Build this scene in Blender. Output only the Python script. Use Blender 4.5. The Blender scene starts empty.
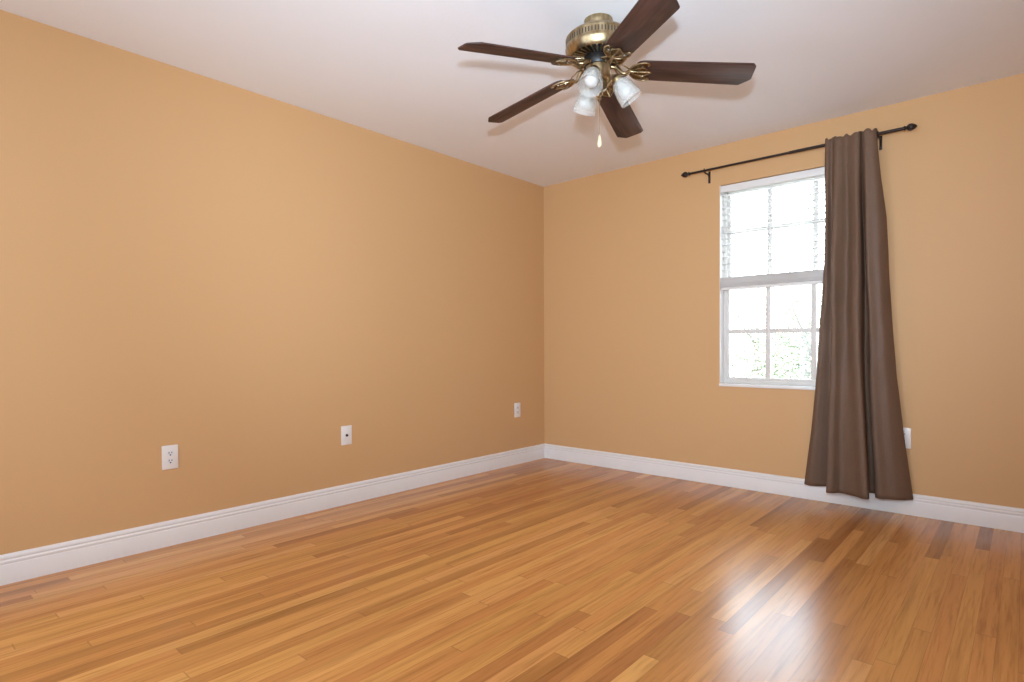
import bpy, bmesh, math, random
from mathutils import Vector, Matrix
random.seed(7)
PI = math.pi
S = bpy.context.scene
COL = S.collection
H = 2.44

# ------------------------------------------------------------------ camera
cam_d = bpy.data.cameras.new('camera')
cam = bpy.data.objects.new('camera', cam_d)
COL.objects.link(cam)
CAM = Vector((3.2612, -4.1200, 1.0030))
yaw, roll, pitch = 0.72488, -0.0043787, -0.015299
F = Vector((-math.sin(yaw), math.cos(yaw), 0)); R = Vector((math.cos(yaw), math.sin(yaw), 0)); U = Vector((0, 0, 1))
F, U = F*math.cos(pitch) + U*math.sin(pitch), U*math.cos(pitch) - F*math.sin(pitch)
R, U = R*math.cos(roll) + U*math.sin(roll), U*math.cos(roll) - R*math.sin(roll)
M = Matrix((R, U, -F)).transposed().to_4x4(); M.translation = CAM
cam.matrix_world = M
cam_d.sensor_width = 36.0
cam_d.lens = 580.72*36.0/1024.0
cam_d.shift_y = (355.676 - 341.0)/1024.0
cam_d.clip_start = 0.05
S.camera = cam

# ------------------------------------------------------------------ world, lights, exposure
w = bpy.data.worlds.new('sky'); S.world = w; w.use_nodes = True
bg = w.node_tree.nodes['Background']
bg.inputs['Color'].default_value = (0.75, 0.865, 1.0, 1)
bg.inputs['Strength'].default_value = 14.0

def light(name, kind, loc, energy, color=(1, 1, 1), **kw):
    d = bpy.data.lights.new(name, kind); d.energy = energy; d.color = color
    for k, v in kw.items(): setattr(d, k, v)
    o = bpy.data.objects.new(name, d); o.location = loc; COL.objects.link(o)
    return o
sun = light('sun', 'SUN', (0, -20, 20), 22.0, (1.0, 0.98, 0.95), angle=0.01)
sun.rotation_euler = (math.radians(48), 0, math.radians(-22))       # shines over the house onto the trees outside
fl = light('camera_flash', 'SPOT', (3.27, -4.11, 1.29), 385, (.66, .82, 1.0), shadow_soft_size=0.04, spot_size=math.radians(94), spot_blend=1.0)
fl.rotation_euler = (Vector((0.9, -.5, 2.2)) - Vector((3.27, -4.11, 1.29))).to_track_quat('-Z', 'Y').to_euler()   # tilted up at the fan and ceiling
# unseen area lamp added behind the camera as soft fill, no opening there
a1 = light('rear_fill', 'AREA', (2.9, -4.70, 1.75), 52.0, (.66, .82, 1.0), shape='RECTANGLE', size=1.9, size_y=1.1, spread=math.radians(165))
a1.rotation_euler = (math.radians(99), 0, math.radians(24))                         # faces +y

a2 = light('low_rear_fill', 'AREA', (1.3, -4.80, 1.25), 34, (.66, .82, 1.0), shape='RECTANGLE', size=1.0, size_y=2.0)  # second unseen fill lamp, added to lift the lower left wall
a2.rotation_euler = (math.radians(92), 0, math.radians(-4))

vs = S.view_settings
vs.view_transform = 'Standard'; vs.look = 'None'; vs.gamma = 1.0; vs.use_curve_mapping = False
vs.exposure = 0.0
S.display_settings.display_device = 'sRGB'


# ------------------------------------------------------------------ materials
def mat(name, col=(.8, .8, .8), rough=.5, metal=0.0, spec=.5, **kw):
    m = bpy.data.materials.new(name); m.use_nodes = True
    b = m.node_tree.nodes['Principled BSDF']
    b.inputs['Base Color'].default_value = (*col, 1)
    b.inputs['Roughness'].default_value = rough
    b.inputs['Metallic'].default_value = metal
    b.inputs['Specular IOR Level'].default_value = spec
    for k, v in kw.items(): b.inputs[k.replace('_', ' ')].default_value = v
    return m
class NT:
    def __init__(s, m): s.m = m; s.t = m.node_tree; s.b = s.t.nodes['Principled BSDF']; s.out = s.t.nodes['Material Output']
    def n(s, kind, **kw):
        x = s.t.nodes.new(kind)
        for k, v in kw.items(): setattr(x, k, v)
        return x
    def l(s, a, b): s.t.links.new(a, b)
    def math(s, op, a, b=None, c=None):
        x = s.n('ShaderNodeMath', operation=op)
        for i, v in enumerate((a, b, c)):
            if v is None: continue
            if isinstance(v, (int, float)): x.inputs[i].default_value = v
            else: s.l(v, x.inputs[i])
        return x.outputs[0]
    def mix(s, fac, a, b, mode='MIX'):
        x = s.n('ShaderNodeMix', data_type='RGBA', blend_type=mode)
        for sock, v in ((x.inputs[0], fac), (x.inputs[6], a), (x.inputs[7], b)):
            if isinstance(v, (int, float)): sock.default_value = v
            elif isinstance(v, tuple): sock.default_value = (*v, 1)
            else: s.l(v, sock)
        return x.outputs[2]
    def ramp(s, fac, stops):
        x = s.n('ShaderNodeValToRGB'); e = x.color_ramp.elements
        while len(e) < len(stops): e.new(.5)
        for i, (p, c) in enumerate(stops):
            e[i].position = p; e[i].color = (*c, 1)
        s.l(fac, x.inputs[0]); return x.outputs[0]
    def noise(s, vec, scale, detail=2.0, rough=.5):
        x = s.n('ShaderNodeTexNoise'); x.inputs['Scale'].default_value = scale
        x.inputs['Detail'].default_value = detail; x.inputs['Roughness'].default_value = rough
        if vec is not None: s.l(vec, x.inputs['Vector'])
        return x.outputs[0]
    def obj(s): return s.n('ShaderNodeTexCoord').outputs['Object']
    def scale(s, vec, sc):
        x = s.n('ShaderNodeMapping'); x.inputs['Scale'].default_value = sc; s.l(vec, x.inputs[0]); return x.outputs[0]
    def bump(s, h, strength, dist=.002):
        x = s.n('ShaderNodeBump'); x.inputs['Strength'].default_value = strength; x.inputs['Distance'].default_value = dist
        s.l(h, x.inputs['Height']); s.l(x.outputs[0], s.b.inputs['Normal']); return x

def paint(name, col, rough, sc, strength):
    m = mat(name, col, rough, spec=.3); t = NT(m); o = t.obj()
    t.bump(t.noise(o, sc, 3.0), strength, .003)
    return m
WALL = paint('orange_wall_paint', (.62, .366, .168), .55, 90, .12)
CEIL = paint('textured_ceiling_paint', (.85, .845, .85), .8, 60, .25)
TRIM = mat('white_trim_gloss', (.80, .755, .715), .3)
VINYL = mat('white_window_vinyl', (.72, .675, .62), .4)
SILL = mat('marble_sill', (.80, .77, .73), .25)
PLATE = mat('white_plastic', (.80, .745, .69), .35)
SOCK = mat('receptacle_plastic', (.76, .74, .72), .4)
DARK = mat('dark_slot', (.03, .025, .02), .6)
NICKEL = mat('nickel', (.45, .42, .38), .3, 1.0)
BLACK = mat('black_metal', (.010, .009, .008), .45, 0.0)
BRONZE = mat('dark_bronze_rod', (.030, .018, .014), .42, .5)
BLIND = mat('white_blind_slat', (.80, .765, .72), .45)
def slat_mat():
    m = mat('thin_blind_slat', (.86, .85, .83), .45); t = NT(m)
    tl = t.n('ShaderNodeBsdfTranslucent'); tl.inputs[0].default_value = (.86, .85, .82, 1)
    mx = t.n('ShaderNodeMixShader'); mx.inputs[0].default_value = .12
    t.l(t.b.outputs[0], mx.inputs[1]); t.l(tl.outputs[0], mx.inputs[2]); t.l(mx.outputs[0], t.out.inputs[0]); return m
SLAT = slat_mat()
CORD = mat('white_cord', (.75, .74, .70), .8)
BULB = mat('white_bulb', (.55, .53, .50), .4)
KNOB = mat('pale_wood_knob', (.70, .57, .36), .4)

def floor_mat():
    m = mat('oak_strip_floor', (.5, .3, .15), .26, spec=.5); t = NT(m)
    sep = t.n('ShaderNodeSeparateXYZ'); t.l(t.obj(), sep.inputs[0])
    x, y = sep.outputs[0], sep.outputs[1]
    u = t.math('DIVIDE', x, .057)
    ci = t.math('FLOOR', u); fu = t.math('FRACT', u)
    wn = t.n('ShaderNodeTexWhiteNoise', noise_dimensions='1D'); t.l(ci, wn.inputs['W'])
    W = t.math('ADD', t.math('MULTIPLY', y, .78), t.math('MULTIPLY', wn.outputs['Value'], 91.7))
    v1 = t.n('ShaderNodeTexVoronoi', voronoi_dimensions='1D', feature='F1'); v1.inputs['Scale'].default_value = 1; t.l(W, v1.inputs['W'])
    v2 = t.n('ShaderNodeTexVoronoi', voronoi_dimensions='1D', feature='DISTANCE_TO_EDGE'); v2.inputs['Scale'].default_value = 1; t.l(W, v2.inputs['W'])
    # one random colour for each board
    wn2 = t.n('ShaderNodeTexWhiteNoise', noise_dimensions='2D')
    cv = t.n('ShaderNodeCombineXYZ'); t.l(ci, cv.inputs[0])
    sc = t.n('ShaderNodeSeparateColor'); t.l(v1.outputs['Color'], sc.inputs[0])
    t.l(sc.outputs[0], cv.inputs[1]); t.l(cv.outputs[0], wn2.inputs['Vector'])
    r1 = wn2.outputs['Value']
    s2 = t.n('ShaderNodeSeparateColor'); t.l(wn2.outputs['Color'], s2.inputs[0])
    base = t.ramp(r1, [(0.0, (0.257, 0.104, 0.024)), (.09, (0.408, 0.170, 0.042)), (.35, (0.560, 0.252, 0.065)),
                       (.75, (0.636, 0.305, 0.080)), (.93, (0.694, 0.345, 0.099)), (1.0, (0.760, 0.416, 0.136))])
    base = t.mix(t.math('MULTIPLY', s2.outputs[1], .62), base, (0.570, 0.217, 0.063))
    # grain drawn out along each board
    gv = t.n('ShaderNodeCombineXYZ')
    t.l(t.math('MULTIPLY', x, 1.0), gv.inputs[0]); t.l(t.math('MULTIPLY', y, .045), gv.inputs[1])
    t.l(t.math('MULTIPLY', r1, 37.0), gv.inputs[2])
    g1 = t.noise(gv.outputs[0], 95, 4, .6)
    gv2 = t.n('ShaderNodeCombineXYZ')
    t.l(x, gv2.inputs[0]); t.l(t.math('MULTIPLY', y, .045), gv2.inputs[1]); t.l(t.math('MULTIPLY', r1, 53.0), gv2.inputs[2])
    g2 = t.noise(gv2.outputs[0], 26, 3, .5)
    c = t.mix(.65, base, t.ramp(g1, [(.25, (.56, .48, .38)), (.5, (1, 1, 1)), (.8, (1.12, 1.14, 1.16))]), 'MULTIPLY')
    c = t.mix(.6, c, t.ramp(g2, [(.28, (.62, .56, .48)), (.48, (1, 1, 1)), (.75, (1.10, 1.10, 1.08))]), 'MULTIPLY')
    # fine joints
    e = t.math('MINIMUM', fu, t.math('SUBTRACT', 1.0, fu))
    j1 = t.math('LESS_THAN', e, .014); j2 = t.math('LESS_THAN', v2.outputs['Distance'], .0018)
    j = t.math('MAXIMUM', j1, j2)
    c = t.mix(t.math('MULTIPLY', j, .35), c, (.16, .07, .03))
    t.l(c, t.b.inputs['Base Color'])
    h = t.math('SUBTRACT', t.math('MULTIPLY', g1, .25), t.math('MULTIPLY', j, .6))
    t.bump(h, .10, .001)
    return m
FLOOR = floor_mat()

def wood_mat():
    m = mat('walnut_blade', (.06, .03, .02), .5, spec=.3); t = NT(m); o = t.obj()
    n = t.noise(t.scale(o, (4, 70, 30)), 1.0, 4, .6)
    n2 = t.noise(t.scale(o, (2.2, 22, 10)), 1.0, 2, .5)
    c = t.ramp(t.math('ADD', t.math('MULTIPLY', n, .6), t.math('MULTIPLY', n2, .4)),
               [(.32, (.028, .013, .009)), (.5, (.056, .026, .019)), (.68, (.095, .046, .033))])
    t.l(c, t.b.inputs['Base Color']); return m
BLADE = wood_mat()
def brass_mat(name, dk, lt, rough):
    m = mat(name, lt, rough, 1.0); t = NT(m); o = t.obj()
    c = t.ramp(t.noise(t.scale(o, (60, 60, 8)), 1.0, 3), [(.3, dk), (.7, lt)])
    t.l(c, t.b.inputs['Base Color']); return m
BRASS = brass_mat('antique_brass', (.26, .185, .095), (.50, .385, .225), .34)
BRASS_DK = brass_mat('aged_brass', (.13, .092, .050), (.28, .21, .12), .33)

def curtain_mat():
    m = mat('brown_faux_silk', (.135, .075, .048), .55, spec=.22); t = NT(m); o = t.obj()
    n = t.noise(t.scale(o, (60, 60, 900)), 1.0, 2)
    n2 = t.noise(t.scale(o, (500, 500, 6)), 1.0, 2)
    c = t.ramp(t.math('ADD', t.math('MULTIPLY', n, .5), t.math('MULTIPLY', n2, .5)), [(.3, (.128, .075, .047)), (.7, (.185, .110, .071))])
    t.l(c, t.b.inputs['Base Color'])
    t.bump(n, .08, .001)
    return m
CURT = curtain_mat()
def glass_mat():
    m = bpy.data.materials.new('window_glass'); m.use_nodes = True; nt = m.node_tree
    nt.nodes.remove(nt.nodes['Principled BSDF'])
    tr = nt.nodes.new('ShaderNodeBsdfTransparent'); tr.inputs[0].default_value = (.96, .98, .97, 1)
    gl = nt.nodes.new('ShaderNodeBsdfGlossy'); gl.inputs['Roughness'].default_value = .02
    fr = nt.nodes.new('ShaderNodeFresnel'); fr.inputs[0].default_value = 1.45
    mx = nt.nodes.new('ShaderNodeMixShader')
    nt.links.new(fr.outputs[0], mx.inputs[0]); nt.links.new(tr.outputs[0], mx.inputs[1]); nt.links.new(gl.outputs[0], mx.inputs[2])
    nt.links.new(mx.outputs[0], nt.nodes['Material Output'].inputs[0])
    return m
GLASS = glass_mat()
def shade_mat():
    m = bpy.data.materials.new('frosted_lamp_glass'); m.use_nodes = True; nt = m.node_tree
    b = nt.nodes['Principled BSDF']
    b.inputs['Base Color'].default_value = (.93, .92, .89, 1); b.inputs['Roughness'].default_value = .12
    b.inputs['Transmission Weight'].default_value = .35; b.inputs['IOR'].default_value = 1.45
    tr = nt.nodes.new('ShaderNodeBsdfTransparent'); tr.inputs[0].default_value = (.95, .95, .93, 1)
    mx = nt.nodes.new('ShaderNodeMixShader'); mx.inputs[0].default_value = .30
    nt.links.new(tr.outputs[0], mx.inputs[1]); nt.links.new(b.outputs[0], mx.inputs[2])
    nt.links.new(mx.outputs[0], nt.nodes['Material Output'].inputs[0])
    return m
SHADE = shade_mat()
def leaf_mat(name, a, b):
    m = mat(name, a, .6); t = NT(m)
    c = t.ramp(t.noise(t.obj(), 3.0, 2), [(.35, a), (.65, b)]); t.l(c, t.b.inputs['Base Color']); return m
LEAF = leaf_mat('tree_leaf', (.118, .135, .088), (.205, .225, .155))
BARK = mat('tree_bark', (.15, .13, .11), .9)
BOUNCE_GROUND = paint('pale_bounce_ground', (.50, .49, .47), .9, 8, .2)  # unseen ground outside, set pale so it bounces light up to the ceiling

# ------------------------------------------------------------------ mesh helpers
def add_box(bm, lo, hi, bevel=0.0):
    r = bmesh.ops.create_cube(bm, size=1.0)
    vs_ = r['verts']
    for v in vs_:
        v.co = Vector([lo[i] + (v.co[i] + .5)*(hi[i] - lo[i]) for i in range(3)])
    if bevel > 0:
        es = list({e for v in vs_ for e in v.link_edges})
        bmesh.ops.bevel(bm, geom=es, offset=bevel, segments=2, affect='EDGES', profile=.5)
def add_lathe(bm, prof, seg=48, M=None, caps=True):
    M = M or Matrix()
    rings = []
    for r, z in prof:
        if r < 1e-6: rings.append([bm.verts.new(M @ Vector((0, 0, z)))])
        else: rings.append([bm.verts.new(M @ Vector((r*math.cos(2*PI*k/seg), r*math.sin(2*PI*k/seg), z))) for k in range(seg)])
    for a, b in zip(rings, rings[1:]):
        for k in range(seg):
            k2 = (k + 1) % seg
            if len(a) == 1 and len(b) == 1: continue
            if len(a) == 1: bm.faces.new((a[0], b[k2], b[k]))
            elif len(b) == 1: bm.faces.new((a[k], a[k2], b[0]))
            else: bm.faces.new((a[k], a[k2], b[k2], b[k]))
    if caps:
        for rg in (rings[0], rings[-1]):
            if len(rg) > 2: bm.faces.new(rg)
def add_tube(bm, pts, rad, seg=10):
    pts = [Vector(p) for p in pts]
    rads = rad if isinstance(rad, (list, tuple)) else [rad]*len(pts)
    rings = []; n = None
    for i, p in enumerate(pts):
        t = (pts[min(i+1, len(pts)-1)] - pts[max(i-1, 0)]).normalized()
        if n is None:
            n = t.orthogonal().normalized()
        else:
            n = (n - t*n.dot(t)).normalized()
        b = t.cross(n)
        rings.append([bm.verts.new(p + (n*math.cos(2*PI*k/seg) + b*math.sin(2*PI*k/seg))*rads[i]) for k in range(seg)])
    for a, b in zip(rings, rings[1:]):
        for k in range(seg):
            bm.faces.new((a[k], a[(k+1) % seg], b[(k+1) % seg], b[k]))
    bm.faces.new(rings[0]); bm.faces.new(rings[-1])
def smooth_pts(pts, n=8):
    pts = [Vector(p) for p in pts]; out = []
    for i in range(len(pts)-1):
        p0, p1, p2, p3 = pts[max(i-1, 0)], pts[i], pts[i+1], pts[min(i+2, len(pts)-1)]
        for k in range(n):
            t = k/n
            out.append(.5*((2*p1) + (p2-p0)*t + (2*p0-5*p1+4*p2-p3)*t*t + (3*p1-p0-3*p2+p3)*t**3))
    out.append(pts[-1]); return out
def add_prism(bm, poly, z0, z1, bevel=0.0):
    a = [bm.verts.new((x, y, z0)) for x, y in poly]; b = [bm.verts.new((x, y, z1)) for x, y in poly]
    n = len(poly)
    fs = [bm.faces.new(a[::-1]), bm.faces.new(b)]
    for i in range(n): fs.append(bm.faces.new((a[i], a[(i+1) % n], b[(i+1) % n], b[i])))
    if bevel:
        es = list(fs[0].edges) + list(fs[1].edges)
        bmesh.ops.bevel(bm, geom=es, offset=bevel, segments=2, affect='EDGES', profile=.5)
def obj(name, bm, m, parent=None, smooth=None):
    bmesh.ops.recalc_face_normals(bm, faces=bm.faces[:])
    me = bpy.data.meshes.new(name); bm.to_mesh(me); bm.free()
    me.materials.append(m)
    o = bpy.data.objects.new(name, me); COL.objects.link(o)
    if smooth is not None:
        for p in me.polygons: p.use_smooth = True
        me.set_sharp_from_angle(angle=math.radians(smooth))
    if parent is not None: o.parent = parent
    return o
def NB(): return bmesh.new()
def thing(name, label, cat, loc=(0, 0, 0), group=None):
    o = bpy.data.objects.new(name, None); COL.objects.link(o); o.location = loc
    o.empty_display_size = .05
    o['label'] = label; o['category'] = cat
    if group: o['group'] = group
    return o
def tag(o, label, cat, group=None):
    o['label'] = label; o['category'] = cat
    if group: o['group'] = group
    return o
def struct(o, label=None):
    o['kind'] = 'structure'
    if label: o['label'] = label
    return o

# ------------------------------------------------------------------ room shell
XR, YR, T = 3.95, -4.95, .18          # right wall, rear wall, wall thickness
WX0, WX1, WZ0, WZ1 = 1.608, 2.560, 0.716, 2.151
b = NB(); add_box(b, (-T, YR-T, -.12), (XR+T, T, 0)); struct(obj('floor', b, FLOOR), 'glossy oak strip floor')
b = NB(); add_box(b, (-T, YR-T, H), (XR+T, T, H+.12)); struct(obj('ceiling', b, CEIL), 'pale textured ceiling')
b = NB(); add_box(b, (-T, YR-T, 0), (0, T, H)); struct(obj('wall_left', b, WALL), 'blank orange left wall')
b = NB()
add_box(b, (0, 0, 0), (WX0, T, H)); add_box(b, (WX1, 0, 0), (XR, T, H))
add_box(b, (WX0, 0, 0), (WX1, T, WZ0)); add_box(b, (WX0, 0, WZ1), (WX1, T, H))
struct(obj('wall_back', b, WALL), 'orange wall with the window')
b = NB(); add_box(b, (XR, YR-T, 0), (XR+T, T, H)); struct(obj('wall_right', b, WALL))
b = NB(); add_box(b, (0, YR-T, 0), (XR, YR, H)); struct(obj('wall_rear', b, WALL))

BB = [(0, 0), (.0150, 0), (.0150, .078), (.0135, .083), (.0120, .084), (.0120, .0885), (.0140, .0905), (.0140, .0975),
      (.0105, .1010), (.0095, .1030), (.0095, .1060), (.0115, .1085), (.0115, .1150), (.0095, .1205), (.0060, .1245), (.0, .1266)]
def baseboard(name, p0, p1, inward, miter0, miter1, label=None):
    p0, p1 = Vector(p0), Vector(p1); d = (p1-p0).normalized(); n = Vector(inward)
    b = NB()
    r0 = [b.verts.new(p0 + n*o + d*(o*miter0) + Vector((0, 0, z))) for o, z in BB]
    r1 = [b.verts.new(p1 + n*o - d*(o*miter1) + Vector((0, 0, z))) for o, z in BB]
    k = len(BB)
    for i in range(k): b.faces.new((r0[i], r0[(i+1) % k], r1[(i+1) % k], r1[i]))
    b.faces.new(r0); b.faces.new(r1)
    struct(obj(name, b, TRIM, smooth=25), label)
baseboard('baseboard_left', (0, YR, 0), (0, 0, 0), (1, 0, 0), 1, 1, 'white moulded baseboard along the left wall')
baseboard('baseboard_back', (0, 0, 0), (XR, 0, 0), (0, -1, 0), 1, 1, 'white moulded baseboard under the window')
baseboard('baseboard_right', (XR, 0, 0), (XR, YR, 0), (-1, 0, 0), 1, 1)
baseboard('baseboard_rear', (XR, YR, 0), (0, YR, 0), (0, 1, 0), 1, 1)

# window: outer frame, two sashes, panes, sill
FY0, FY1 = .068, .135
b = NB(); fw = .021
add_box(b, (WX0, FY0, WZ0+.018), (WX0+fw, FY1, WZ1), .002); add_box(b, (WX1-fw, FY0, WZ0+.018), (WX1, FY1, WZ1), .002)
add_box(b, (WX0+fw, FY0, WZ1-fw), (WX1-fw, FY1, WZ1), .002); add_box(b, (WX0+fw, FY0, WZ0+.018), (WX1-fw, FY1, WZ0+.042), .002)
win = struct(obj('window_1', b, VINYL, smooth=40), 'white gridded window in the far wall')
def sash(name, z0, z1, y0, rail_b, rail_t, hz):
    b = NB(); x0, x1 = WX0+fw, WX1-fw; st = .020; y1 = y0+.026
    add_box(b, (x0, y0, z0), (x0+st, y1, z1), .002); add_box(b, (x1-st, y0, z0), (x1, y1, z1), .002)
    add_box(b, (x0+st, y0, z0), (x1-st, y1, z0+rail_b), .002); add_box(b, (x0+st, y0, z1-rail_t), (x1-st, y1, z1), .002)
    for xc in (1.918, 2.209): add_box(b, (xc-.016, y0+.004, z0+rail_b), (xc+.016, y1-.004, z1-rail_t), .002)
    xs = [x0+st, 1.918-.016, 1.918+.016, 2.209-.016, 2.209+.016, x1-st]
    for i in (0, 2, 4): add_box(b, (xs[i], y0+.004, hz-.015), (xs[i+1], y1-.004, hz+.015), .002)
    s = obj(name, b, VINYL, win, smooth=40)
    b = NB(); add_box(b, (x0+.006, y0+.011, z0+.006), (x1-.006, y0+.015, z1-.006))
    obj('glass_pane', b, GLASS, s)
sash('lower_sash', WZ0+.042, 1.445, FY0+.004, .020, .036, 1.106)
sash('upper_sash', 1.42, WZ1-fw, FY0+.034, .030, .026, 1.826)
b = NB(); add_box(b, (WX0, -.012, WZ0-.003), (WX1, FY0+.05, WZ0+.018), .003)
obj('window_sill', b, SILL, win, smooth=40)
for x0, x1 in ((WX0, WX0+.003), (WX1-.003, WX1)):
    b = NB(); add_box(b, (x0, .001, WZ0+.018), (x1, FY0, WZ1)); obj('jamb_liner', b, TRIM, win)

# ------------------------------------------------------------------ blind
bl = thing('window_blind', 'white horizontal slat blind pulled half up inside the window', 'blind', (2.084, .03, WZ1))
bx = .468
def loc_obj(name, b, m, parent, smooth=None):     # geometry in world space, moved into the parent's frame
    bmesh.ops.translate(b, verts=b.verts[:], vec=-parent.location)
    return obj(name, b, m, parent, smooth)
b = NB(); add_box(b, (2.084-bx-.004, .004, 2.098), (2.084+bx+.004, .016, 2.147), .003); add_box(b, (2.084-bx, .016, 2.110), (2.084+bx, .060, 2.147), .002)
loc_obj('headrail', b, BLIND, bl, 40)
b = NB(); z = 2.080
def slat(b, z, x0=2.084-bx, x1=2.084+bx, w=.048, th=.0026, y=.034, tilt=.02):
    add_box(b, (x0, y-w/2, z-th/2), (x1, y+w/2, z+th/2), .0008)
while z > 1.505:
    slat(b, z); z -= .0445
loc_obj('slats', b, SLAT, bl)
b = NB(); z = 1.4925
while z > 1.424:
    slat(b, z + random.uniform(-.0005, .0005), w=.050, th=.0030, y=.032+random.uniform(-.0015, .0015)); z -= .0043
loc_obj('gathered_slats', b, BLIND, bl)
b = NB(); add_box(b, (2.084-bx, .006, 1.402), (2.084+bx, .060, 1.4235), .004); loc_obj('bottom_rail', b, BLIND, bl, 40)
for x in (1.72, 2.084, 2.44):
    b = NB()
    for yy in (.0085, .0595): add_tube(b, [(x, yy, 2.110), (x, yy, 1.42)], .0009, 6)
    loc_obj('ladder_cord', b, CORD, bl)

# ------------------------------------------------------------------ curtain rod and curtain
RY, RZ = -.082, 2.2565
rod = thing('curtain_rod', 'thin dark bronze curtain rod with pointed finials mounted above the window', 'curtain rod', (2.07, 0, RZ))
b = NB()
add_tube(b, [(1.418, RY, RZ), (2.12, RY, RZ)], .0078, 14)
loc_obj('rod', b, BRONZE, rod, 40)
b = NB()
add_tube(b, [(2.10, RY, RZ), (2.722, RY, RZ)], .0098, 14)
loc_obj('rod_sleeve', b, BRONZE, rod, 40)
def finial(x, s):
    b = NB()
    prof = [(0, -.002), (.010, -.002), (.0135, .002), (.0135, .006), (.009, .009), (.0085, .013), (.0125, .018), (.0175, .026), (.0185, .033),
            (.0165, .042), (.0115, .051), (.006, .058), (.0025, .062), (0, .063)]
    Mx = Matrix.Translation((x, RY, RZ)) @ Matrix.Rotation(s*PI/2, 4, 'Y')
    add_lathe(b, prof, 20, Mx)
    for k in range(10):                                             # raised leaf ridges
        a = 2*PI*k/10
        pts = [Mx @ Vector((r*math.cos(a+z*8), r*math.sin(a+z*8), z)) for r, z in prof[6:13]]
        add_tube(b, pts, .0018, 6)
    loc_obj('finial', b, BRONZE, rod, 50)
finial(1.418, -1); finial(2.722, 1)
def bracket(x):
    b = NB()
    add_box(b, (x-.008, -.004, RZ-.075), (x+.008, 0, RZ+.010), .001)
    add_tube(b, smooth_pts([(x, -.002, RZ-.058), (x, -.020, RZ-.020), (x, -.045, RZ-.016), (x, RY+.005, RZ-.018)], 6), .0048, 8)
    cr = [(x, RY+.0155*math.cos(a), RZ-.002+.0155*math.sin(a)) for a in [math.radians(v) for v in range(-20, -231, -15)]]
    add_tube(b, cr, .0042, 8)
    loc_obj('bracket', b, BRONZE, rod, 40)
bracket(1.533); bracket(2.595)

def catmull(ps, n):
    out = []
    for i in range(len(ps)-1):
        p0, p1, p2, p3 = ps[max(i-1, 0)], ps[i], ps[i+1], ps[min(i+2, len(ps)-1)]
        for k in range(n):
            t = k/n
            out.append(tuple(.5*(2*p1[j] + (p2[j]-p0[j])*t + (2*p0[j]-5*p1[j]+4*p2[j]-p3[j])*t*t + (3*p1[j]-p0[j]-3*p2[j]+p3[j])*t**3) for j in range(2)))
    out.append(tuple(ps[-1])); return out
def interp(x, tab):
    for (a, u), (c, v) in zip(tab, tab[1:]):
        if x <= c: return u + (v-u)*(x-a)/(c-a)
    return tab[-1][1]
# plan of the cloth: hem (bottom) and heading (top), matching points left to right
HEM = [(2.182, -.028), (2.215, -.052), (2.262, -.038), (2.318, -.010), (2.352, -.014), (2.366, -.050), (2.350, -.110), (2.346, -.180),
       (2.378, -.180), (2.415, -.140), (2.462, -.150), (2.505, -.172), (2.548, -.205), (2.574, -.196), (2.566, -.130), (2.545, -.050), (2.556, -.018),
       (2.586, -.020), (2.598, -.060), (2.594, -.112), (2.622, -.138), (2.662, -.118), (2.705, -.104), (2.745, -.070), (2.772, -.030)]
TOP = [(2.314, -.090), (2.322, -.104), (2.330, -.108), (2.337, -.100), (2.343, -.095), (2.348, -.099), (2.352, -.108), (2.358, -.118),
       (2.370, -.124), (2.384, -.118), (2.396, -.104), (2.406, -.100), (2.424, -.112), (2.442, -.124), (2.456, -.120), (2.461, -.104), (2.462, -.092),
       (2.464, -.092), (2.467, -.106), (2.475, -.120), (2.505, -.128), (2.538, -.127), (2.560, -.121), (2.576, -.110), (2.586, -.096)]
NSP = 9
TOP = [((2.314 + (x-2.314)*1.316) if x < 2.480 else (2.532 + (x-2.505)*.69), y) for x, y in TOP]
TOP = [(x, -.0985 + (y+.090)*.8) for x, y in TOP]
hem, top = catmull(HEM, NSP), catmull(TOP, NSP)
NU = len(hem)
ZT, ZB = 2.284, .099
LW = [(0, 0), (.226, .05), (.4, .18), (.53, .29), (.67, .41), (.84, .68), (1, 1)]
RW = [(0, 0), (.13, .12), (.24, .26), (.40, .36), (.675, .55), (.84, .76), (1, 1)]
rows = []
def scallop(i): return .006*math.sin(i/NSP*1.9+.5) + .004*math.sin(i/NSP*3.1)
for zz in (2.225, 2.240, 2.256, 2.270, 2.280):                       # back of the rod pocket
    rows.append([(top[i][0], -.058 + .25*(top[i][1]+.11), zz + (scallop(i) if zz > 2.265 else 0)) for i in range(NU)])
rows.append([(top[i][0], RY-.006 + .4*(top[i][1]+.11), ZT+.003 + scallop(i)) for i in range(NU)])
NZ = 84
for k in range(NZ+1):
    t = (k/NZ)
    z = ZT-.005 + (ZB-ZT+.005)*t
    row = []
    for i in range(NU):
        u = i/(NU-1)
        wx = interp(t, LW)*(1-u) + interp(t, RW)*u
        wy = min(1.0, .12*t + .88*(t**1.15)) if t > .02 else t*.3
        x = top[i][0]*(1-wx) + hem[i][0]*wx
        amp = 1 + 1.8*math.sin(PI*min(1, t/.75))**2
        y = (-.112 + (top[i][1]+.112)*amp)*(1-wy) + hem[i][1]*wy
        env = math.sin(PI*min(1, t*1.08))
        y += env*(.005*math.sin(u*31 + 1.2*math.sin(3.3*t)) + .003*math.sin(u*57+2.1*t+1.0))*(.35+.65*(1-abs(2*t-.9)))
        y += .0035*math.sin(z*9+u*14)*math.sin(z*4.3+2-u*23)*env + .0022*math.sin(z*21-u*31)*env
        x += .0035*env*math.sin(z*5+u*11)
        gath = math.exp(-((z-2.235)/.016)**2)                       # stitched channel just under the rod
        y += .006*gath
        y = min(y, -.004)
        zz = z + (scallop(i)*max(0, 1-t*40))
        row.append((x, y, zz))
    rows.append(row)
b = NB()
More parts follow.
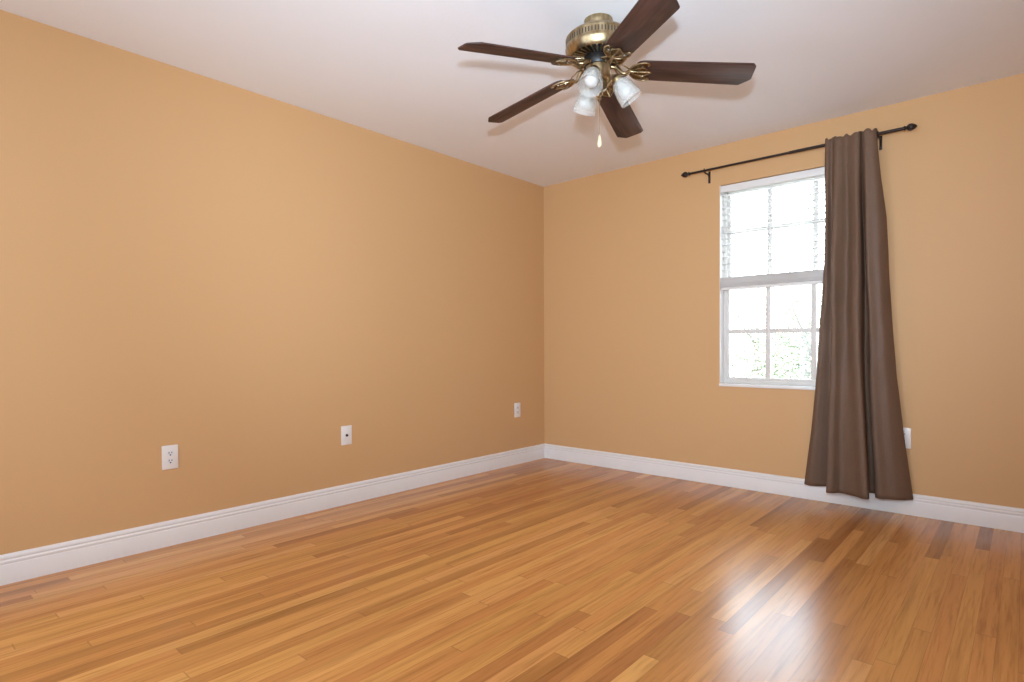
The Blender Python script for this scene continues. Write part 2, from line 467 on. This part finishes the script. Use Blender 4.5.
V = [[b.verts.new(p) for p in r] for r in rows]
for r0, r1 in zip(V, V[1:]):
    for i in range(NU-1): b.faces.new((r0[i], r0[i+1], r1[i+1], r1[i]))
cur = obj('curtain', b, CURT, smooth=180)
md = cur.modifiers.new('cloth', 'SOLIDIFY'); md.thickness = .0016; md.offset = 0
tag(cur, 'long brown curtain panel bunched on the rod at the right of the window', 'curtain')

# ------------------------------------------------------------------ wall plates
def plate_body(b, w=.076, h=.122):
    add_box(b, (-w/2, -.0065, -h/2), (w/2, 0, h/2), .0028)
def duplex(name, label, loc, rotz):
    t = thing(name, label, 'outlet', loc, 'white wall plates'); t.rotation_euler = (0, 0, rotz)
    b = NB(); plate_body(b); obj('cover_plate', b, PLATE, t, 40)
    for s in (-1, 1):
        b = NB(); zc = s*.0195
        pts = []
        for k in range(40):
            a = 2*PI*k/40; x = .0172*math.cos(a); zz = .0172*math.sin(a)
            pts.append((x, max(-.0138, min(.0138, zz))))
        va = [b.verts.new((x, -.0065, zz+zc)) for x, zz in pts]; vb = [b.verts.new((x, -.0085, zz+zc)) for x, zz in pts]
        b.faces.new(va); b.faces.new(vb)
        for i in range(40): b.faces.new((va[i], va[(i+1) % 40], vb[(i+1) % 40], vb[i]))
        r = obj('receptacle', b, SOCK, t, 40)
        b = NB()
        add_box(b, (-.0080, -.0090, zc-.0010), (-.0048, -.0084, zc+.0090)); add_box(b, (.0048, -.0090, zc+.0002), (.0080, -.0084, zc+.0080))
        add_lathe(b, [(0, 0), (.0036, 0), (.0036, .0006), (0, .0006)], 14, Matrix.Translation((0, -.0084, zc-.0075)) @ Matrix.Rotation(PI/2, 4, 'X'))
        obj('slots', b, DARK, r)
    b = NB(); add_lathe(b, [(0, 0), (.0032, 0), (.0030, .0012), (0, .0015)], 14, Matrix.Translation((0, -.0064, 0)) @ Matrix.Rotation(PI/2, 4, 'X'))
    obj('screw', b, PLATE, t, 40)
    return t
# plates face -y before turning; +90 deg about z makes them face +x
duplex('wall_outlet', 'white double socket plate low on the left wall, nearest the camera', (0, -3.069, .449), PI/2)
t = thing('coaxial_wall_plate', 'white plate with one dark round cable jack on the left wall', 'wall plate', (0, -2.045, .441), 'white wall plates'); t.rotation_euler = (0, 0, PI/2)
b = NB(); plate_body(b); obj('cover_plate', b, PLATE, t, 40)
b = NB(); Mj = Matrix.Translation((0, -.006, 0)) @ Matrix.Rotation(PI/2, 4, 'X')
add_lathe(b, [(0, 0), (.0095, 0), (.0095, .0025), (.0058, .003), (.0058, .011), (.0030, .011), (.0026, .004), (0, .004)], 6, Mj); obj('jack', b, DARK, t)
for s in (-1, 1):
    b = NB(); add_lathe(b, [(0, 0), (.0032, 0), (.0030, .0012), (0, .0015)], 14, Matrix.Translation((0, -.0064, s*.0415)) @ Matrix.Rotation(PI/2, 4, 'X')); obj('screw', b, PLATE, t, 40)
duplex('wall_outlet', 'white double socket plate on the left wall close to the room corner', (0, -.374, .462), PI/2)
duplex('wall_outlet', 'white socket plate on the window wall half hidden by the curtain', (2.718, 0, .452), 0)

# ------------------------------------------------------------------ ceiling fan
FX, FY = 1.836, -1.927
fan = thing('ceiling_fan', 'antique brass ceiling fan with five dark wood blades and three glass lamp shades', 'ceiling fan', (FX, FY, H))
b = NB(); add_lathe(b, [(0, 0), (.063, 0), (.064, -.004), (.064, -.020), (.062, -.026), (.062, -.044), (.062, -.050), (0, -.050)], 64); obj('canopy', b, BRASS, fan, 35)
b = NB()
add_lathe(b, [(0, -.040), (.060, -.040), (.070, -.046), (.100, -.054), (.126, -.066), (.138, -.076), (.1415, -.082), (.1440, -.083), (.1440, -.087), (.1425, -.089),
              (.1425, -.118), (.1440, -.120), (.1450, -.125), (.1440, -.132), (.1360, -.150), (.1300, -.160), (.1260, -.163), (.1210, -.161),
              (.1150, -.150), (.1130, -.144), (0, -.144)], 96)
obj('motor_housing', b, BRASS, fan, 35)
b = NB()
for k in range(64):
    a = 2*PI*k/64
    q = NB(); add_box(q, (.1405, -.0022, -.114), (.1432, .0022, -.093))
    me_ = bpy.data.meshes.new('tmp'); q.to_mesh(me_); q.free(); me_.transform(Matrix.Rotation(a, 4, 'Z')); b.from_mesh(me_); bpy.data.meshes.remove(me_)
obj('vent_slots', b, DARK, fan)
b = NB(); add_lathe(b, [(0, -.142), (.112, -.142), (.112, -.1475), (0, -.1475)], 64); obj('vent_recess', b, DARK, fan, 30)
b = NB()
for k in range(30):
    a = 2*PI*k/30
    q = NB(); add_box(q, (.062, -.0032, -.162), (.117, .0032, -.146), .0008)
    me_ = bpy.data.meshes.new('tmp'); q.to_mesh(me_); q.free(); me_.transform(Matrix.Rotation(a, 4, 'Z')); b.from_mesh(me_); bpy.data.meshes.remove(me_)
obj('vent_fins', b, BRASS, fan)
b = NB(); add_lathe(b, [(0, -.145), (.055, -.145), (.056, -.150), (.058, -.166), (.060, -.172), (.060, -.196), (.057, -.202), (0, -.202)], 56); obj('flywheel', b, BLACK, fan, 30)
b = NB(); add_lathe(b, [(0, -.198), (.046, -.198), (.0535, -.204), (.0535, -.255), (.050, -.263), (.044, -.267), (0, -.267)], 56); obj('switch_housing', b, BRASS, fan, 35)
b = NB(); add_lathe(b, [(0, -.265), (.036, -.265), (.0385, -.272), (.0380, -.292), (.033, -.304), (.022, -.311), (.012, -.314), (0, -.314)], 48); obj('light_fitter', b, BRASS_DK, fan, 35)
b = NB(); add_lathe(b, [(0, -.311), (.006, -.312), (.006, -.317), (.010, -.320), (.0125, -.326), (.010, -.333), (.005, -.337), (.0025, -.342), (0, -.343)], 24); obj('finial', b, BRASS, fan, 50)

PITCH = math.radians(-12.5); PH = 4.3858; BZ = 2.168-H
# one blade with its bracket, lying along +x
DROOP = math.radians(6.2)
def droop(b):                                                       # blades hang a little towards their tips
    bmesh.ops.transform(b, matrix=Matrix.Translation((.662, 0, 0)) @ Matrix.Rotation(DROOP, 4, 'Y') @ Matrix.Translation((-.662, 0, 0)), verts=b.verts[:])
    return b
def blade_mesh():
    b = NB(); L0, L1 = .163, .657
    poly = [(L0, -.046), (L0+.012, -.0565), (L0+.030, -.0600), (L1-.018, -.0690), (L1-.012, -.0675), (L1-.002, -.0560), (L1, -.050),
            (L1, .024), (L1-.004, .0320), (L1-.042, .0670), (L1-.050, .0685), (L0+.030, .0600), (L0+.012, .0565), (L0, .046)]
    add_prism(b, poly, -.003, .003, .0012)
    return b
def bracket_mesh():
    b = NB()
    half = [(.128, 0), (.132, .012), (.143, .030), (.158, .044), (.178, .052), (.200, .0545), (.214, .050), (.216, .044), (.206, .036),
            (.198, .027), (.202, .018), (.216, .010), (.226, 0)]
    poly = half + [(x, -y) for x, y in half[-2:0:-1]]
    add_prism(b, poly, -.0075, -.0035, .001)
    return b
def rim_mesh():
    b = NB()
    rim = smooth_pts([(.126, 0, -.007), (.134, .016, -.008), (.148, .036, -.008), (.170, .050, -.008), (.198, .056, -.008), (.216, .051, -.008), (.219, .044, -.008), (.210, .039, -.008)], 5)
    add_tube(b, rim, .0036, 8); add_tube(b, [Vector((p.x, -p.y, p.z)) for p in rim], .0036, 8)
    inn = smooth_pts([(.140, 0, -.008), (.152, .012, -.009), (.172, .022, -.009), (.194, .026, -.009), (.206, .018, -.009), (.228, 0, -.009)], 5)
    add_tube(b, inn, .0026, 8); add_tube(b, [Vector((p.x, -p.y, p.z)) for p in inn], .0026, 8)
    add_tube(b, [(.136, 0, -.009), (.226, 0, -.009)], .003, 8)
    arm = smooth_pts([(.054, 0, .012), (.072, 0, .010), (.090, 0, -.004), (.106, 0, -.018), (.120, 0, -.018), (.136, 0, -.008), (.150, 0, -.008)], 6)
    add_tube(b, arm, [.010 - .004*i/(len(arm)-1) for i in range(len(arm))], 10)
    for s in (-1, 1):                                               # open scrolls beside the arm
        sc = smooth_pts([(.066, s*.006, .010), (.080, s*.028, .004), (.100, s*.036, -.006), (.120, s*.028, -.010), (.134, s*.010, -.007)], 6)
        add_tube(b, sc, .0032, 8)
    return b
bm_ = droop(blade_mesh()); bl0 = obj('blade', bm_, BLADE, fan, 30)
br0 = obj('blade_bracket', droop(bracket_mesh()), BRASS_DK, fan, 40)
scs = [obj('bracket_scrollwork', droop(rim_mesh()), BRASS, br0, 40)]
for x, y in ((.188, .036), (.188, -.036), (.170, 0)):
    sb = NB(); add_lathe(sb, [(0, -.0005), (.0048, -.0005), (.0042, -.003), (0, -.004)], 14, Matrix.Translation((x, y, -.0085)))
    scs.append(obj('screw', droop(sb), NICKEL, br0, 40))
for k in range(5):
    az = PH - k*2*PI/5
    if k == 0: bo, ro = bl0, br0
    else:
        bo, ro = bl0.copy(), br0.copy()
        for o in (bo, ro): COL.objects.link(o); o.parent = fan
        for q in scs:
            so = q.copy(); COL.objects.link(so); so.parent = ro
    for o in (bo, ro):
        o.location = (0, 0, BZ); o.rotation_euler = (PITCH, math.radians(1.6 if k == 2 else 0), az)

# three lamps
def lamp(az):
    az_m = Matrix.Rotation(az, 4, 'Z')
    neck = Vector((.078, 0, -.252)); mouth = Vector((.148, 0, -.346))
    ax = (mouth-neck).normalized(); Lg = (mouth-neck).length
    Ml = az_m @ Matrix.Translation(neck) @ ax.to_track_quat('Z', 'Y').to_matrix().to_4x4()
    b = NB()
    pts = smooth_pts([(.030, 0, -.284), (.046, 0, -.278), (.058, 0, -.258), (.066, 0, -.240), neck - ax*.010], 6)
    add_tube(b, [az_m @ p for p in pts], .0065, 10)
    arm = obj('lamp_arm', b, BRASS, fan, 40)
    b = NB(); add_lathe(b, [(0, -.014), (.012, -.014), (.017, -.010), (.0245, -.002), (.0260, .004), (.0260, .018), (.0245, .020), (0, .020)], 32, Ml)
    obj('socket_cup', b, BRASS, arm, 35)
    b = NB()
    pr = [(.0225, .004), (.0235, .012), (.0300, .020), (.0380, .034), (.0440, .052), (.0470, .072), (.0490, .088), (.0505, .102), (.0525, Lg)]
    seg = 72
    outer = []; inner = []
    for j, (r, z) in enumerate(pr):
        fl = min(1, max(0, (j-1)/6))
        for lst, off in ((outer, 0), (inner, -.0026)):
            lst.append([b.verts.new(Ml @ Vector(((r+off+.0012*fl*math.cos(18*2*PI*k/seg))*math.cos(2*PI*k/seg), (r+off+.0012*fl*math.cos(18*2*PI*k/seg))*math.sin(2*PI*k/seg), z))) for k in range(seg)])
    for rings in (outer, inner):
        for a, c in zip(rings, rings[1:]):
            for k in range(seg): b.faces.new((a[k], a[(k+1) % seg], c[(k+1) % seg], c[k]))
    for a, c in ((outer[0], inner[0]), (outer[-1], inner[-1])):
        for k in range(seg): b.faces.new((a[k], a[(k+1) % seg], c[(k+1) % seg], c[k]))
    sh = obj('lamp_shade', b, SHADE, fan, 60)
    b = NB(); add_lathe(b, [(0, .016), (.0130, .016), (.0130, .034), (.0180, .044), (.0270, .058), (.0300, .070), (.0285, .084), (.0220, .095), (.0110, .101), (0, .103)], 32, Ml)
    obj('bulb', b, BULB, sh, 60)
for d in (0, 108, -112): lamp(math.radians(41.5 + d))

# pull chain with its knob, hanging from the switch housing
b = NB(); cx_, cy_ = .028, -.034
add_tube(b, [(cx_*.9, cy_*.9, -.262), (cx_, cy_, -.280), (cx_, cy_, -.520)], .0011, 6)
for k in range(46): bmesh.ops.create_uvsphere(b, u_segments=6, v_segments=4, radius=.0019, matrix=Matrix.Translation((cx_, cy_, -.292-k*.005)))
ch = obj('pull_chain', b, BRASS, fan, 60)
b = NB(); add_lathe(b, [(0, -.516), (.003, -.517), (.0045, -.524), (.0085, -.540), (.0100, -.552), (.0085, -.564), (.004, -.570), (0, -.571)], 20, Matrix.Translation((cx_, cy_, 0)))
obj('pull_knob', b, KNOB, ch, 60)

# ------------------------------------------------------------------ outside
b = NB(); add_box(b, (-40, T+.3, -3.2), (40, 60, -3.0)); struct(obj('ground', b, BOUNCE_GROUND), 'unseen ground below the window, made pale to bounce light indoors')
def tree(label, x, y, top_, rad, n, seed, name='leafy_tree'):
    rnd = random.Random(seed)
    t = thing(name, label, 'tree', (x, y, -3.0), 'trees outside the window')
    b = NB(); base = 0.0; h = top_+3.0
    add_tube(b, smooth_pts([(0, 0, base), (.05, .02, h*.3), (-.04, .05, h*.6), (.02, 0, h*.85)], 5), [.13-.09*i/15 for i in range(16)], 10)
    tips = []
    for k in range(16):
        a = k*2.4; z0 = h*(.35+.45*k/16); rr = rad*rnd.uniform(.5, .95)
        tip_ = Vector((rr*math.cos(a), rr*math.sin(a), min(h*.97, z0+rnd.uniform(.3, .9))))
        add_tube(b, smooth_pts([(0, 0, z0), tip_*.5 + Vector((0, 0, z0*.5-.05)), tip_], 4), [.035-.028*i/8 for i in range(9)], 6)
        tips.append(tip_)
    obj('trunk', b, BARK, t, 60)
    b = NB()
    for k in range(n):
        # leaves fill a rounded crown, thinner towards its rim
        while True:
            p = Vector((rnd.uniform(-1, 1), rnd.uniform(-1, 1), rnd.uniform(-1, 1)))
            if p.length < 1 and rnd.random() < 1.1-p.length**2*.8: break
        lump = 1 + .18*math.sin(5*p.x+seed)*math.sin(4*p.y)*1.5
        c = Vector((p.x*rad*lump, p.y*rad*lump, h*.60 + p.z*h*.42*lump))
        s = rnd.uniform(.030, .056)
        Mt = Matrix.Translation(c) @ Matrix.Rotation(rnd.uniform(0, 6.28), 4, 'Z') @ Matrix.Rotation(rnd.uniform(-1.1, 1.1), 4, 'X') @ Matrix.Rotation(rnd.uniform(-.8, .8), 4, 'Y')
        vs_ = [b.verts.new(Mt @ Vector(q)) for q in ((-s, 0, 0), (-s*.2, -s*.42, .1*s), (s*.5, -s*.30, 0), (s, 0, -.25*s), (s*.5, s*.30, 0), (-s*.2, s*.42, .1*s))]
        b.faces.new(vs_)
    obj('foliage', b, LEAF, t)
tree('sunlit green tree seen through the right lower window panes', .30, 7.4, 2.25, 1.15, 9500, 3)
tree('pale green tree seen through the left lower window pane', -1.35, 9.5, 2.2, 1.25, 8000, 11)
